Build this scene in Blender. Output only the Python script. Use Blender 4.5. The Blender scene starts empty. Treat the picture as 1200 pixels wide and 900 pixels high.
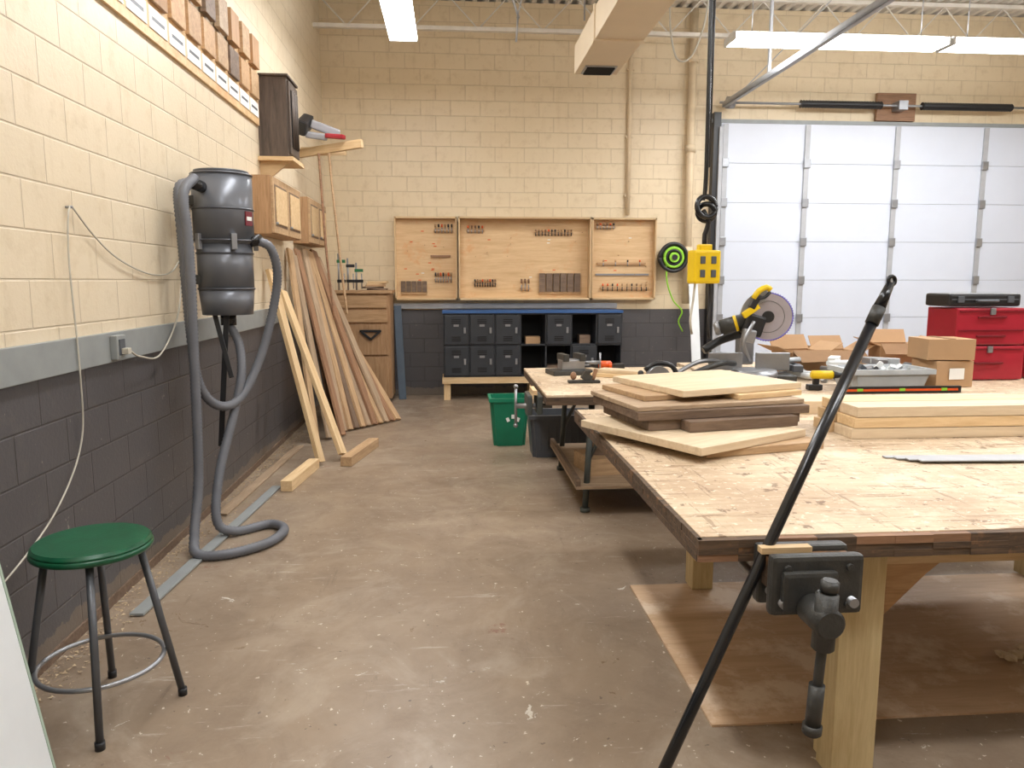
import bpy, bmesh, math, random
from mathutils import Vector, Matrix, Euler
random.seed(7)
sc = bpy.context.scene
col = sc.collection
def V(*a): return Vector(a)
def lin(c):
    c=c/255.0
    return c/12.92 if c<=0.04045 else ((c+0.055)/1.055)**2.4
def rgb(r,g,b): return (lin(r),lin(g),lin(b),1.0)

# ------------------------------------------------------------ materials
def newmat(name):
    m=bpy.data.materials.new(name); m.use_nodes=True
    nt=m.node_tree; b=nt.nodes["Principled BSDF"]
    return m,nt,b
def N(nt,t,**k):
    n=nt.nodes.new(t)
    for a,v in k.items(): setattr(n,a,v)
    return n
def mixc(nt,fac,a,b,blend='MIX'):
    n=N(nt,'ShaderNodeMix',data_type='RGBA',blend_type=blend)
    for i,v in ((0,fac),(6,a),(7,b)):
        if hasattr(v,'is_linked'): nt.links.new(v,n.inputs[i])
        else: n.inputs[i].default_value=v
    return n.outputs[2]
def math_(nt,op,a,b=0.0):
    n=N(nt,'ShaderNodeMath',operation=op)
    for i,v in ((0,a),(1,b)):
        if hasattr(v,'is_linked'): nt.links.new(v,n.inputs[i])
        else: n.inputs[i].default_value=v
    return n.outputs[0]
def ramp(nt,fac,stops):
    n=N(nt,'ShaderNodeValToRGB'); e=n.color_ramp.elements
    e[0].position,e[0].color=stops[0]; e[1].position,e[1].color=stops[1]
    for p,c in stops[2:]:
        x=e.new(p); x.color=c
    nt.links.new(fac,n.inputs[0]); return n.outputs[0]
def thr(nt,fac,a,b,s=1.0): return ramp(nt,fac,[(a,(0,0,0,1)),(b,(s,s,s,1))])
def noise(nt,vec,scale,detail=4,rough=.55,dist=0):
    n=N(nt,'ShaderNodeTexNoise'); n.inputs['Scale'].default_value=scale
    n.inputs['Detail'].default_value=detail; n.inputs['Roughness'].default_value=rough
    n.inputs['Distortion'].default_value=dist
    if vec is not None: nt.links.new(vec,n.inputs['Vector'])
    return n.outputs['Fac']
def mapped(nt,vec,s,loc=(0,0,0),rot=(0,0,0)):
    mp=N(nt,'ShaderNodeMapping'); mp.inputs['Scale'].default_value=s; mp.inputs['Location'].default_value=loc; mp.inputs['Rotation'].default_value=rot
    nt.links.new(vec,mp.inputs[0]); return mp.outputs[0]
def plain(name,c,rough=.5,metal=0,var=.12,nscale=8,bump=0.0):
    m,nt,b=newmat(name)
    tc=N(nt,'ShaderNodeTexCoord')
    f=noise(nt,tc.outputs['Object'],nscale)
    d=(c[0]*(1-var*2),c[1]*(1-var*2),c[2]*(1-var*2),1)
    l=(min(1,c[0]*(1+var)),min(1,c[1]*(1+var)),min(1,c[2]*(1+var)),1)
    nt.links.new(mixc(nt,f,d,l),b.inputs['Base Color'])
    b.inputs['Roughness'].default_value=rough; b.inputs['Metallic'].default_value=metal
    if bump:
        bp=N(nt,'ShaderNodeBump'); bp.inputs['Strength'].default_value=bump; bp.inputs['Distance'].default_value=.005
        nt.links.new(noise(nt,tc.outputs['Object'],nscale*6),bp.inputs['Height']); nt.links.new(bp.outputs[0],b.inputs['Normal'])
    return m
def wood(name,c1,c2,axis='X',rough=.6,fine=1.0,var=.25,stain=None,stainlvl=.62,extra=None):
    m,nt,b=newmat(name)
    tc=N(nt,'ShaderNodeTexCoord'); oi=N(nt,'ShaderNodeObjectInfo')
    off=N(nt,'ShaderNodeVectorMath',operation='ADD')
    sv=N(nt,'ShaderNodeMath',operation='MULTIPLY'); sv.inputs[1].default_value=37
    nt.links.new(oi.outputs['Random'],sv.inputs[0])
    nt.links.new(tc.outputs['Object'],off.inputs[0]); nt.links.new(sv.outputs[0],off.inputs[1])
    s={'X':(1,11,11),'Y':(11,1,11),'Z':(11,11,1)}[axis]
    mp=mapped(nt,off.outputs[0],s)
    f=noise(nt,mp,2.2*fine,6,.6,1.2)
    f2=noise(nt,mp,14*fine,4,.7,.3)
    g=math_(nt,'ADD',math_(nt,'MULTIPLY',f,.7),math_(nt,'MULTIPLY',f2,.3))
    c=ramp(nt,g,[(.32,c2),(.62,c1)])
    k=math_(nt,'ADD',math_(nt,'MULTIPLY',oi.outputs['Random'],var),1-var/2)
    hs=N(nt,'ShaderNodeHueSaturation'); nt.links.new(k,hs.inputs['Value']); nt.links.new(c,hs.inputs['Color'])
    out=hs.outputs[0]
    if stain:
        sn=noise(nt,off.outputs[0],3.5,6,.7)
        out=mixc(nt,thr(nt,sn,stainlvl-.06,stainlvl+.06),out,stain)
    if extra=='bench':
        pos=off.outputs[0]
        out=mixc(nt,thr(nt,noise(nt,pos,1.6,6,.7),.44,.60,.6),out,rgb(166,136,106))
        out=mixc(nt,thr(nt,noise(nt,mapped(nt,pos,(1,1,1),(5,3,0)),3.4,6,.75),.54,.64,.55),out,rgb(232,216,192))
        out=mixc(nt,thr(nt,noise(nt,mapped(nt,pos,(1,10,1),rot=(0,0,.3)),2.6,6,.75),.57,.62,.7),out,rgb(132,102,74))
        out=mixc(nt,thr(nt,noise(nt,mapped(nt,pos,(10,1,1),rot=(0,0,-.4)),2.6,5,.75),.59,.63,.5),out,rgb(116,88,64))
        out=mixc(nt,thr(nt,noise(nt,pos,13,5,.65),.61,.645,.75),out,rgb(112,84,60))
        out=mixc(nt,thr(nt,noise(nt,pos,28,4,.65),.60,.65,.7),out,rgb(240,226,204))
    nt.links.new(out,b.inputs['Base Color'])
    b.inputs['Roughness'].default_value=rough
    bp=N(nt,'ShaderNodeBump'); bp.inputs['Strength'].default_value=.15; bp.inputs['Distance'].default_value=.003
    nt.links.new(g,bp.inputs['Height']); nt.links.new(bp.outputs[0],b.inputs['Normal'])
    return m
def wallmat(name,axis,c1,c2,cs,lower=True):
    m,nt,b=newmat(name)
    ge=N(nt,'ShaderNodeNewGeometry'); sp=N(nt,'ShaderNodeSeparateXYZ'); nt.links.new(ge.outputs['Position'],sp.inputs[0])
    cb=N(nt,'ShaderNodeCombineXYZ')
    nt.links.new(sp.outputs[axis],cb.inputs[0]); nt.links.new(sp.outputs[2],cb.inputs[1])
    br=N(nt,'ShaderNodeTexBrick'); br.offset=.5; br.offset_frequency=2
    nt.links.new(cb.outputs[0],br.inputs['Vector'])
    for k,v in (('Scale',1),('Mortar Size',.006),('Mortar Smooth',.6),('Bias',0),('Brick Width',.4064),('Row Height',.2032)):
        br.inputs[k].default_value=v
    br.inputs['Color1'].default_value=(1,1,1,1); br.inputs['Color2'].default_value=(.94,.94,.94,1); br.inputs['Mortar'].default_value=(.62,.58,.54,1)
    pos=ge.outputs['Position']
    n1=noise(nt,pos,.9,5,.6); n2=noise(nt,pos,7,6,.7)
    up=mixc(nt,n1,c1,c2)
    up=mixc(nt,thr(nt,n2,.52,.70,.6),up,cs)
    up=mixc(nt,thr(nt,noise(nt,mapped(nt,pos,(6,6,.7)),1.6,5,.65),.56,.72,.35),up,cs)
    up=mixc(nt,1.0,up,mixc(nt,.42,(1,1,1,1),br.outputs['Color']),'MULTIPLY')
    if lower:
        lo=mixc(nt,n1,rgb(68,67,70),rgb(92,89,90))
        lo=mixc(nt,thr(nt,n2,.56,.72,.4),lo,rgb(106,100,96))
        lo=mixc(nt,thr(nt,noise(nt,pos,16,6,.75),.655,.69,.8),lo,rgb(160,152,140))
        lo=mixc(nt,1.0,lo,mixc(nt,.85,(1,1,1,1),br.outputs['Color']),'MULTIPLY')
        dst=math_(nt,'MULTIPLY',math_(nt,'LESS_THAN',sp.outputs[2],math_(nt,'MULTIPLY',noise(nt,pos,3,5,.7),.22)),.6)
        lo=mixc(nt,dst,lo,rgb(126,112,96))
        step=math_(nt,'LESS_THAN',sp.outputs[2],1.219)
        colr=mixc(nt,step,up,lo)
    else: colr=up
    nt.links.new(colr,b.inputs['Base Color'])
    b.inputs['Roughness'].default_value=.42
    bp=N(nt,'ShaderNodeBump'); bp.inputs['Strength'].default_value=.55; bp.inputs['Distance'].default_value=.008
    h=math_(nt,'ADD',math_(nt,'SUBTRACT',1.0,br.outputs['Fac']),math_(nt,'MULTIPLY',noise(nt,pos,45,4,.7),.35))
    nt.links.new(h,bp.inputs['Height']); nt.links.new(bp.outputs[0],b.inputs['Normal'])
    return m
def floormat():
    m,nt,b=newmat('concrete_floor')
    ge=N(nt,'ShaderNodeNewGeometry'); pos=ge.outputs['Position']
    a=noise(nt,pos,.6,6,.65,.5); c=noise(nt,pos,2.6,8,.72,.8); d=noise(nt,pos,30,5,.75)
    base=ramp(nt,a,[(.32,rgb(120,102,84)),(.66,rgb(160,143,124)),(.5,rgb(141,122,102))])
    base=mixc(nt,thr(nt,c,.44,.68,.5),base,rgb(108,88,70))
    base=mixc(nt,thr(nt,noise(nt,pos,1.4,7,.7,1.2),.52,.66,.45),base,rgb(178,164,146))
    base=mixc(nt,math_(nt,'MULTIPLY',d,.28),base,rgb(176,160,142))
    base=mixc(nt,thr(nt,noise(nt,mapped(nt,pos,(1,9,1),rot=(0,0,.35)),1.7,7,.75),.61,.66,.5),base,rgb(196,186,172))
    base=mixc(nt,thr(nt,noise(nt,mapped(nt,pos,(9,1,1),rot=(0,0,.1)),1.3,7,.75),.62,.67,.35),base,rgb(96,80,66))
    base=mixc(nt,thr(nt,noise(nt,mapped(nt,pos,(1,2.4,1)),2.2,10,.82,1.4),.632,.660,.85),base,rgb(206,200,190))
    base=mixc(nt,thr(nt,noise(nt,mapped(nt,pos,(1,1,1),(3.1,7.7,0)),1.7,8,.75),.650,.68,.6),base,rgb(124,66,50))
    base=mixc(nt,thr(nt,noise(nt,mapped(nt,pos,(1,1,1),(2,5,0)),12,5,.72,.8),.672,.69,.85),base,rgb(214,208,196))
    base=mixc(nt,thr(nt,noise(nt,pos,30,3,.6),.68,.70,.8),base,rgb(222,212,196))
    base=mixc(nt,thr(nt,noise(nt,mapped(nt,pos,(1,1,1),(9,2,0)),19,4,.65),.67,.69,.6),base,rgb(66,52,42))
    nt.links.new(base,b.inputs['Base Color'])
    nt.links.new(ramp(nt,c,[(.3,(.26,.26,.26,1)),(.7,(.50,.50,.50,1))]),b.inputs['Roughness'])
    bp=N(nt,'ShaderNodeBump'); bp.inputs['Strength'].default_value=.16; bp.inputs['Distance'].default_value=.004
    nt.links.new(c,bp.inputs['Height']); nt.links.new(bp.outputs[0],b.inputs['Normal'])
    return m
def emis(name,c,s):
    m,nt,b=newmat(name); b.inputs['Base Color'].default_value=(.8,.8,.8,1)
    b.inputs['Emission Color'].default_value=c; b.inputs['Emission Strength'].default_value=s
    return m

M={}
M['floor']=floormat()
M['wl']=wallmat('painted_block_wall_y',1,rgb(220,203,174),rgb(232,218,193),rgb(206,187,154))
M['wb']=wallmat('painted_block_wall_x',0,rgb(220,200,166),rgb(232,215,184),rgb(206,184,148))
M['ceil']=plain('ceiling_deck',rgb(224,218,208),.7)
M['pine']=wood('pine',rgb(222,194,152),rgb(196,162,116))
M['pineZ']=wood('pine_z',rgb(222,194,152),rgb(196,162,116),'Z')
M['treated']=wood('treated_post',rgb(216,196,150),rgb(190,166,120),'Z')
M['ply']=wood('plywood',rgb(226,194,150),rgb(204,166,120),'X',.5,.6,.06,rgb(218,166,118),.62)
M['plyfl']=wood('floor_plywood',rgb(208,176,142),rgb(184,150,116),'X',.6,.5,.05,rgb(222,200,174),.56)
M['bench']=wood('bench_top',rgb(222,202,174),rgb(196,172,140),'X',.6,.9,.06,None,.62,'bench')
M['benchedge']=wood('bench_edge_worn',rgb(106,84,64),rgb(44,36,31),'X',.75,1.5,.1,rgb(150,108,72),.62)
M['maple']=wood('maple',rgb(226,206,176),rgb(204,180,146),'X',.55,.8,.1)
M['oak']=wood('oak',rgb(192,156,116),rgb(158,122,84),'X')
M['oakZ']=wood('oak_z',rgb(182,144,106),rgb(148,112,76),'Z')
M['brownwd']=wood('brown_wood',rgb(130,108,90),rgb(88,70,56),'X')
M['walnut']=wood('dark_walnut',rgb(92,78,68),rgb(54,46,40),'Z')
M['greyplank']=wood('weathered_plank',rgb(188,164,136),rgb(146,122,98),'X')
M['tanplank']=wood('tan_plank',rgb(198,166,128),rgb(160,128,94),'X')
M['redoak']=wood('reddish_plank',rgb(160,122,92),rgb(118,86,64),'X')
M['black']=plain('black_paint',rgb(34,34,36),.4)
M['blackgl']=plain('black_gloss',rgb(26,27,30),.25)
M['drum']=plain('drum_grey',rgb(112,115,122),.32,.25,.1,5)
M['drumb']=plain('drum_band',rgb(84,86,92),.3,.3)
M['hose']=plain('hose_grey',rgb(108,110,116),.5)
M['locker']=plain('locker_charcoal',rgb(58,61,66),.36,.15)
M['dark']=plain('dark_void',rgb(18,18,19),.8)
M['steel']=plain('steel',rgb(160,162,166),.35,.7)
M['galv']=plain('galvanised',rgb(176,178,182),.5,.15)
M['iron']=plain('cast_iron',rgb(72,72,70),.45,.35,.25,20,.3)
M['legmetal']=plain('bench_leg_metal',rgb(84,90,88),.5,.3)
M['rail']=plain('grey_trim_paint',rgb(148,152,151),.45)
M['green']=plain('green_seat_paint',rgb(18,88,58),.3,0,.3,14,.1)
M['chair']=plain('stool_leg_grey',rgb(92,94,98),.4,.4)
M['greenbin']=plain('green_plastic',rgb(20,124,92),.4)
M['greybin']=plain('grey_plastic',rgb(84,88,94),.45)
M['white']=plain('white_paint',rgb(226,230,232),.5,0,.04)
M['mint']=plain('mint_edge',rgb(170,188,172),.5)
M['panelw']=plain('door_panel_white',rgb(206,212,224),.4,0,.04,1.5)
M['cream']=plain('cream_duct_paint',rgb(224,208,182),.5,0,.05,3)
M['pipe']=plain('cream_pipe',rgb(226,206,174),.5)
M['paper']=plain('paper_label',rgb(236,236,232),.7,0,.03)
M['red']=plain('toolbox_red',rgb(162,34,50),.32,0,.08)
M['redd']=plain('toolbox_red_dark',rgb(116,22,34),.35)
M['yellow']=plain('yellow_plastic',rgb(232,196,20),.4,0,.06)
M['lime']=plain('lime_cord',rgb(150,214,60),.5)
M['orange']=plain('orange_plastic',rgb(228,92,30),.4)
M['card']=plain('cardboard',rgb(186,150,112),.8,0,.06)
M['cardi']=plain('cardboard_inner',rgb(150,116,82),.85)
M['blue']=plain('blue_lip',rgb(52,92,146),.5)
M['bluegrey']=plain('blue_grey_panel',rgb(70,84,98),.5)
M['clear']=plain('clear_tub',rgb(196,202,206),.25)
M['blade']=plain('saw_blade_steel',rgb(200,196,208),.25,.6)
M['purple']=plain('blade_rim',rgb(110,104,200),.3,.5)
M['dkgreen']=plain('clamp_green',rgb(40,110,70),.5)
M['broomgrey']=plain('broom_grey',rgb(150,150,154),.8)
M['lampglow']=emis('fluorescent_diffuser',(.97,.985,1,1),17)
M['lampbody']=plain('fixture_white',rgb(225,225,222),.5)
M['cord']=plain('cord_white',rgb(194,188,174),.6)
M['sawdust']=plain('sawdust',rgb(206,184,152),.95,0,.2,30)

# ------------------------------------------------------------ builders
def group(name,loc):
    e=bpy.data.objects.new(name,None); e.location=loc; e.empty_display_size=.1; col.objects.link(e); return e
def link(name,me,mat,parent=None,mw=None):
    o=bpy.data.objects.new(name,me); col.objects.link(o)
    if mat is not None: me.materials.append(mat)
    if mw is not None: o.matrix_world=mw
    if parent is not None:
        o.parent=parent; o.matrix_parent_inverse=Matrix.Translation(-Vector(parent.location))
    return o
def box(name,c,d,mat,parent=None,rot=(0,0,0),bevel=0.0,mw=None):
    bm=bmesh.new(); bmesh.ops.create_cube(bm,size=1)
    bmesh.ops.scale(bm,vec=d,verts=bm.verts)
    if bevel: bmesh.ops.bevel(bm,geom=bm.edges[:],offset=bevel,segments=2,affect='EDGES',profile=.6)
    me=bpy.data.meshes.new(name); bm.to_mesh(me); bm.free()
    if mw is None: mw=Matrix.Translation(c)@Euler(rot).to_matrix().to_4x4()
    return link(name,me,mat,parent,mw)
def bx(name,x0,x1,y0,y1,z0,z1,mat,parent=None,bevel=0.0):
    return box(name,((x0+x1)/2,(y0+y1)/2,(z0+z1)/2),(abs(x1-x0),abs(y1-y0),abs(z1-z0)),mat,parent,bevel=bevel)
def cyl(name,p,q,r,mat,parent=None,r2=None,seg=24,bevel=0):
    p=Vector(p);q=Vector(q);d=q-p
    bm=bmesh.new(); bmesh.ops.create_cone(bm,cap_ends=True,segments=seg,radius1=r,radius2=r if r2 is None else r2,depth=d.length)
    if bevel:
        es=[e for e in bm.edges if len(e.link_faces)==2 and any(len(f.verts)>4 for f in e.link_faces)]
        bmesh.ops.bevel(bm,geom=es,offset=bevel,segments=2,affect='EDGES')
    for f in bm.faces:
        if len(f.verts)==4: f.smooth=True
    me=bpy.data.meshes.new(name); bm.to_mesh(me); bm.free()
    mw=Matrix.Translation((p+q)/2)@d.to_track_quat('Z','Y').to_matrix().to_4x4()
    return link(name,me,mat,parent,mw)
def sphere(name,c,r,mat,parent=None,scale=(1,1,1)):
    bm=bmesh.new(); bmesh.ops.create_uvsphere(bm,u_segments=16,v_segments=10,radius=r)
    bmesh.ops.scale(bm,vec=scale,verts=bm.verts)
    for f in bm.faces:f.smooth=True
    me=bpy.data.meshes.new(name); bm.to_mesh(me); bm.free()
    return link(name,me,mat,parent,Matrix.Translation(c))
def spline(pts,step):
    pts=[Vector(p) for p in pts]; P=[pts[0]*2-pts[1]]+pts+[pts[-1]*2-pts[-2]]
    out=[]
    for i in range(1,len(P)-2):
        a,b,c,d=P[i-1:i+3]; n=max(2,int((c-b).length/step))
        for k in range(n):
            t=k/n
            out.append(.5*((2*b)+(c-a)*t+(2*a-5*b+4*c-d)*t*t+(3*b-a-3*c+d)*t**3))
    out.append(pts[-1]); return out
def tube(name,pts,r,mat,parent=None,step=.03,rib=0,seg=10,straight=False):
    S=[Vector(p) for p in pts] if straight else spline(pts,step)
    o0=S[0].copy()
    bm=bmesh.new(); rings=[]; t0=(S[1]-S[0]).normalized()
    nrm=t0.orthogonal().normalized()
    for i,p in enumerate(S):
        t=(S[min(i+1,len(S)-1)]-S[max(i-1,0)]).normalized()
        nrm=(nrm-t*nrm.dot(t)).normalized(); bn=t.cross(nrm)
        rr=r*(1-rib*(i%2))
        rings.append([bm.verts.new(p-o0+(nrm*math.cos(a)+bn*math.sin(a))*rr) for a in [2*math.pi*k/seg for k in range(seg)]])
    for i in range(len(rings)-1):
        for k in range(seg):
            f=bm.faces.new((rings[i][k],rings[i][(k+1)%seg],rings[i+1][(k+1)%seg],rings[i+1][k])); f.smooth=True
    bm.faces.new(rings[0][::-1]); bm.faces.new(rings[-1])
    me=bpy.data.meshes.new(name); bm.to_mesh(me); bm.free()
    return link(name,me,mat,parent,Matrix.Translation(o0))
def torus(name,c,R,r,mat,parent=None,normal=(0,0,1),a0=0,a1=2*math.pi,n=40):
    q=Vector(normal).to_track_quat('Z','Y')
    pts=[Vector(c)+q@Vector((R*math.cos(a0+(a1-a0)*i/n),R*math.sin(a0+(a1-a0)*i/n),0)) for i in range(n+1)]
    return tube(name,pts,r,mat,parent,straight=True)
def poly(name,pts2,thick,mat,parent,mw):
    bm=bmesh.new()
    a=[bm.verts.new((x,y,-thick/2)) for x,y in pts2]; b=[bm.verts.new((x,y,thick/2)) for x,y in pts2]
    bm.faces.new(a[::-1]); bm.faces.new(b); n=len(a)
    for i in range(n): bm.faces.new((a[i],a[(i+1)%n],b[(i+1)%n],b[i]))
    me=bpy.data.meshes.new(name); bm.to_mesh(me); bm.free()
    return link(name,me,mat,parent,mw)
def plank(name,p,q,w,t,mat,parent=None,wdir=(0,1,0)):
    p=Vector(p);q=Vector(q);x=(q-p).normalized(); y=Vector(wdir); y=(y-x*y.dot(x)).normalized(); z=x.cross(y)
    R=Matrix((x,y,z)).transposed().to_4x4()
    return box(name,None,((q-p).length,w,t),mat,parent,bevel=.002,mw=Matrix.Translation((p+q)/2)@R)
def taperbin(name,cx,cy,z0,wt,dt,wb,db,h,mat,parent,t=.012):
    bm=bmesh.new()
    def ring(w,d,z): return [bm.verts.new((sx*w/2,sy*d/2,z)) for sx,sy in((-1,-1),(1,-1),(1,1),(-1,1))]
    R=[ring(wb-2*t,db-2*t,t),ring(wt-2*t,dt-2*t,h),ring(wt+.03,dt+.03,h),ring(wt+.03,dt+.03,h-.035),ring(wt,dt,h-.035),ring(wb,db,0)]
    bm.faces.new(R[0]); bm.faces.new(R[-1][::-1])
    for i in range(len(R)-1):
        for k in range(4): bm.faces.new((R[i][k],R[i+1][k],R[i+1][(k+1)%4],R[i][(k+1)%4]))
    bmesh.ops.recalc_face_normals(bm,faces=bm.faces)
    vert=[e for e in bm.edges if abs(e.verts[0].co.z-e.verts[1].co.z)>.1]
    bmesh.ops.bevel(bm,geom=vert,offset=.03,segments=3,affect='EDGES')
    me=bpy.data.meshes.new(name); bm.to_mesh(me); bm.free()
    return link(name,me,mat,parent,Matrix.Translation((cx,cy,z0)))

# ------------------------------------------------------------ room shell
XL,XR,YB,YF,ZC=-1.73,10.6,10.72,-4.0,5.35
bx('floor',XL-.2,XR+.2,YF-.2,YB+.2,-.2,0,M['floor'])
bx('wall_left',XL-.2,XL,YF-.2,YB+.2,0,ZC,M['wl'])
bx('wall_back',XL,XR,YB,YB+.2,0,ZC,M['wb'])
bx('wall_right',XR,XR+.2,YF-.2,YB+.2,0,ZC,M['wl'])
bx('wall_front',XL,XR,YF-.2,YF,0,ZC,M['wb'])
bm=bmesh.new(); x=XL-.2
prof=[(0,0),(.06,0),(.08,.05),(.14,.05),(.16,0)]
pts=[]
while x<XR+.2:
    for px,pz in prof[:-1]: pts.append((x+px,pz))
    x+=.16
lo=[[bm.verts.new((px,y,ZC+pz)) for px,pz in pts] for y in (YF-.2,YB+.2)]
for i in range(len(pts)-1): bm.faces.new((lo[0][i],lo[0][i+1],lo[1][i+1],lo[1][i]))
me=bpy.data.meshes.new('ceiling'); bm.to_mesh(me); bm.free()
co=link('ceiling',me,M['ceil']); sm=co.modifiers.new('thick','SOLIDIFY'); sm.thickness=.03; sm.offset=1
for n,y in enumerate([10.25,8.4,6.6,4.8,3.0,1.2,-.6,-2.4]):
    g=group('roof_joist',(4.4,y,5.0))
    for z in (4.82,5.28):
        bx('chord_a',XL,XR,y-.035,y+.035,z,z+.05,M['ceil'],g)
    x=XL; i=0
    P=[]
    while x<XR:
        P.append((x,y,4.85 if i%2 else 5.29)); x+=.42; i+=1
    tube('web',P,.012,M['ceil'],g,straight=True,seg=6)
bx('trim_1',XL,XL+.025,YF,10.0,1.215,1.365,M['rail'],bevel=.004)
bx('trim_2',-1.0,2.35,YB-.05,YB,1.235,1.31,M['galv'],bevel=.004)
bx('baseboard_left',XL,XL+.012,YF,10.7,0,.05,M['brownwd'])
g=group('sawdust_line',(XL+.1,4,0))
bm=bmesh.new()
for i in range(3000):
    y=random.uniform(2.2,9.5); x=XL+.015+abs(random.gauss(0,.085)); s=random.uniform(.004,.016)
    vs=[bm.verts.new((x+random.uniform(-s,s),y+random.uniform(-s,s),.002+random.uniform(0,.008))) for _ in range(3)]
    bm.faces.new(vs)
me=bpy.data.meshes.new('chips'); bm.to_mesh(me); bm.free(); link('chips',me,M['sawdust'],g)
g=group('trim_offcut_strip',(-1.45,5.3,0))
plank('strip_1',(-1.55,3.6,.012),(-1.40,5.9,.012),.07,.012,M['rail'],g,(1,0,0))
plank('strip_2',(-1.62,5.2,.01),(-1.52,7.4,.01),.08,.012,M['greyplank'],g,(1,0,0))

# ------------------------------------------------------------ garage door
g=group('door_1',(6.4,10.65,1.9))
dx0,dx1=3.78,9.15; Y0=10.64
bx('core',dx0,dx1,Y0+.012,Y0+.05,0,3.81,M['rail'],g)
for i in range(7):
    z=i*.545; bx('section_%d'%(i+1),dx0,dx1,Y0,Y0+.045,z+.002,z+.543,M['panelw'],g,.004)
for xx in (3.84,5.03,6.36,7.69,9.05):
    bx('stile',xx-.035,xx+.035,Y0-.025,Y0,.02,3.8,M['galv'],g)
    for i in range(1,7): bx('hinge',xx-.045,xx+.045,Y0-.05,Y0-.02,i*.545-.06,i*.545+.06,M['steel'],g,.005)
g=group('door_track',(3.72,8,3))
bx('jamb',3.66,3.76,10.60,10.72,0,3.95,M['black'],g)
bx('rail_vertical',3.73,3.78,10.56,10.62,0,3.75,M['galv'],g)
bx('header',3.6,9.3,10.66,10.72,3.82,3.87,M['rail'],g)
bx('rail_horizontal',3.73,3.79,3.0,10.5,3.99,4.02,M['galv'],g)
bx('rail_flange',3.73,3.74,3.0,10.5,3.99,4.06,M['galv'],g)
for y in (9.0,6.5,4.0): bx('hanger',3.74,3.77,y,y+.04,4.05,5.3,M['galv'],g)
plank('brace',(3.76,9.9,4.05),(4.9,9.9,5.2),.04,.01,M['galv'],g)
g=group('torsion_spring',(6.4,10.5,4.05))
cyl('shaft',(3.7,10.52,4.06),(9.3,10.52,4.06),.016,M['steel'],g)
tube('spring_1',[(4.85+i*.02,10.52,4.06) for i in range(60)],.055,M['black'],g,straight=True,rib=.25,seg=14)
tube('spring_2',[(6.62+i*.02,10.52,4.06) for i in range(68)],.055,M['black'],g,straight=True,rib=.25,seg=14)
cyl('cable_drum',(3.8,10.52,4.06),(3.9,10.52,4.06),.08,M['steel'],g)
bx('centre_bearing_board',6.03,6.6,10.64,10.70,3.88,4.26,M['redoak'],g)
bx('bearing',6.25,6.38,10.46,10.64,4.0,4.12,M['steel'],g)

# ------------------------------------------------------------ pipes/duct/lights
g=group('wall_conduit',(2.45,10.66,3)); cyl('conduit',(2.48,10.68,2.55),(2.48,10.68,5.3),.028,M['pipe'],g)
for z in (2.8,3.6,4.5): bx('strap',2.43,2.53,10.67,10.72,z,z+.03,M['pipe'],g)
g=group('wall_pipe',(3.3,10.6,3)); cyl('riser',(3.34,10.62,1.3),(3.34,10.62,5.3),.055,M['pipe'],g)
for z in (2.0,3.4,4.6): cyl('coupling',(3.34,10.62,z),(3.34,10.62,z+.1),.07,M['pipe'],g)
g=group('air_duct',(1.5,4,3.9))
bx('duct_body',1.28,1.72,-1,8.05,3.74,4.02,M['cream'],g,.006)
for y in (6.9,5.7,4.4,3.3): bx('flange',1.265,1.735,y,y+.04,3.725,4.035,M['cream'],g)
bx('grille_frame',1.34,1.66,7.72,8.0,3.728,3.742,M['galv'],g)
for i in range(8): bx('louvre_%d'%i,1.36,1.64,7.74+i*.032,7.755+i*.032,3.715,3.735,M['dark'],g)
for y in (7.3,4): 
    cyl('hanger_rod_l',(1.25,y,4.02),(1.25,y,5.3),.008,M['steel'],g); cyl('hanger_rod_r',(1.75,y,4.02),(1.75,y,5.3),.008,M['steel'],g)
def fixture(cx,cy,z,L,along,W=.30,power=80):
    g=group('fluorescent_light',(cx,cy,z))
    dx,dy=(L,W) if along=='X' else (W,L)
    box('housing',(cx,cy,z+.075),(dx*.995,dy*.5,.03),M['lampbody'],g,bevel=.01)
    box('diffuser',(cx,cy,z+.02),(dx,dy,.075),M['lampglow'],g,bevel=.018)
    for s in (-.5,.5):
        px,py=(cx+s*L,cy) if along=='X' else (cx,cy+s*L)
        box('end_cap',(px,py,z+.02),(.02 if along=='X' else W+.01,W+.01 if along=='X' else .02,.085),M['lampbody'],g,bevel=.006)
    for s in (-.4,.4):
        px,py=(cx+s*L,cy) if along=='X' else (cx,cy+s*L)
        cyl('hang_wire',(px,py,z+.08),(px,py,5.3),.005,M['steel'],g)
    l=bpy.data.lights.new('lamp','AREA'); l.shape='RECTANGLE'; l.size=L; l.size_y=W; l.energy=power; l.color=(.975,.985,1)
    o=bpy.data.objects.new('lamp',l); col.objects.link(o)
    o.matrix_world=Matrix.Translation((cx,cy,z-.025))@Euler((0,0,0 if along=='X' else math.pi/2)).to_matrix().to_4x4()
    o.parent=g; o.matrix_parent_inverse=Matrix.Translation(-Vector(g.location))
    return g
fixture(-.51,7.56,4.26,2.44,'Y',.30,36)
fixture(-.51,4.2,4.26,2.44,'Y',.30,28)  # this and the next: out of view, added to light the closed room
fixture(-.51,.6,4.26,2.44,'Y',.30,32)
fixture(4.30,8.5,4.24,2.44,'X',.32,62)
fixture(6.80,8.5,4.24,2.44,'X',.32,62)
fixture(4.6,4.6,4.30,2.44,'X',.30,64)  # from here down: unseen fixtures, added as fill light for the room
fixture(7.4,4.6,4.30,2.44,'X',.30,55)
fixture(2.6,1.0,4.30,2.44,'X',.30,60)
fixture(6.4,1.0,4.30,2.44,'X',.30,55)
g=group('ceiling_strut_bracket',(.75,9.2,4.9))
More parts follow.
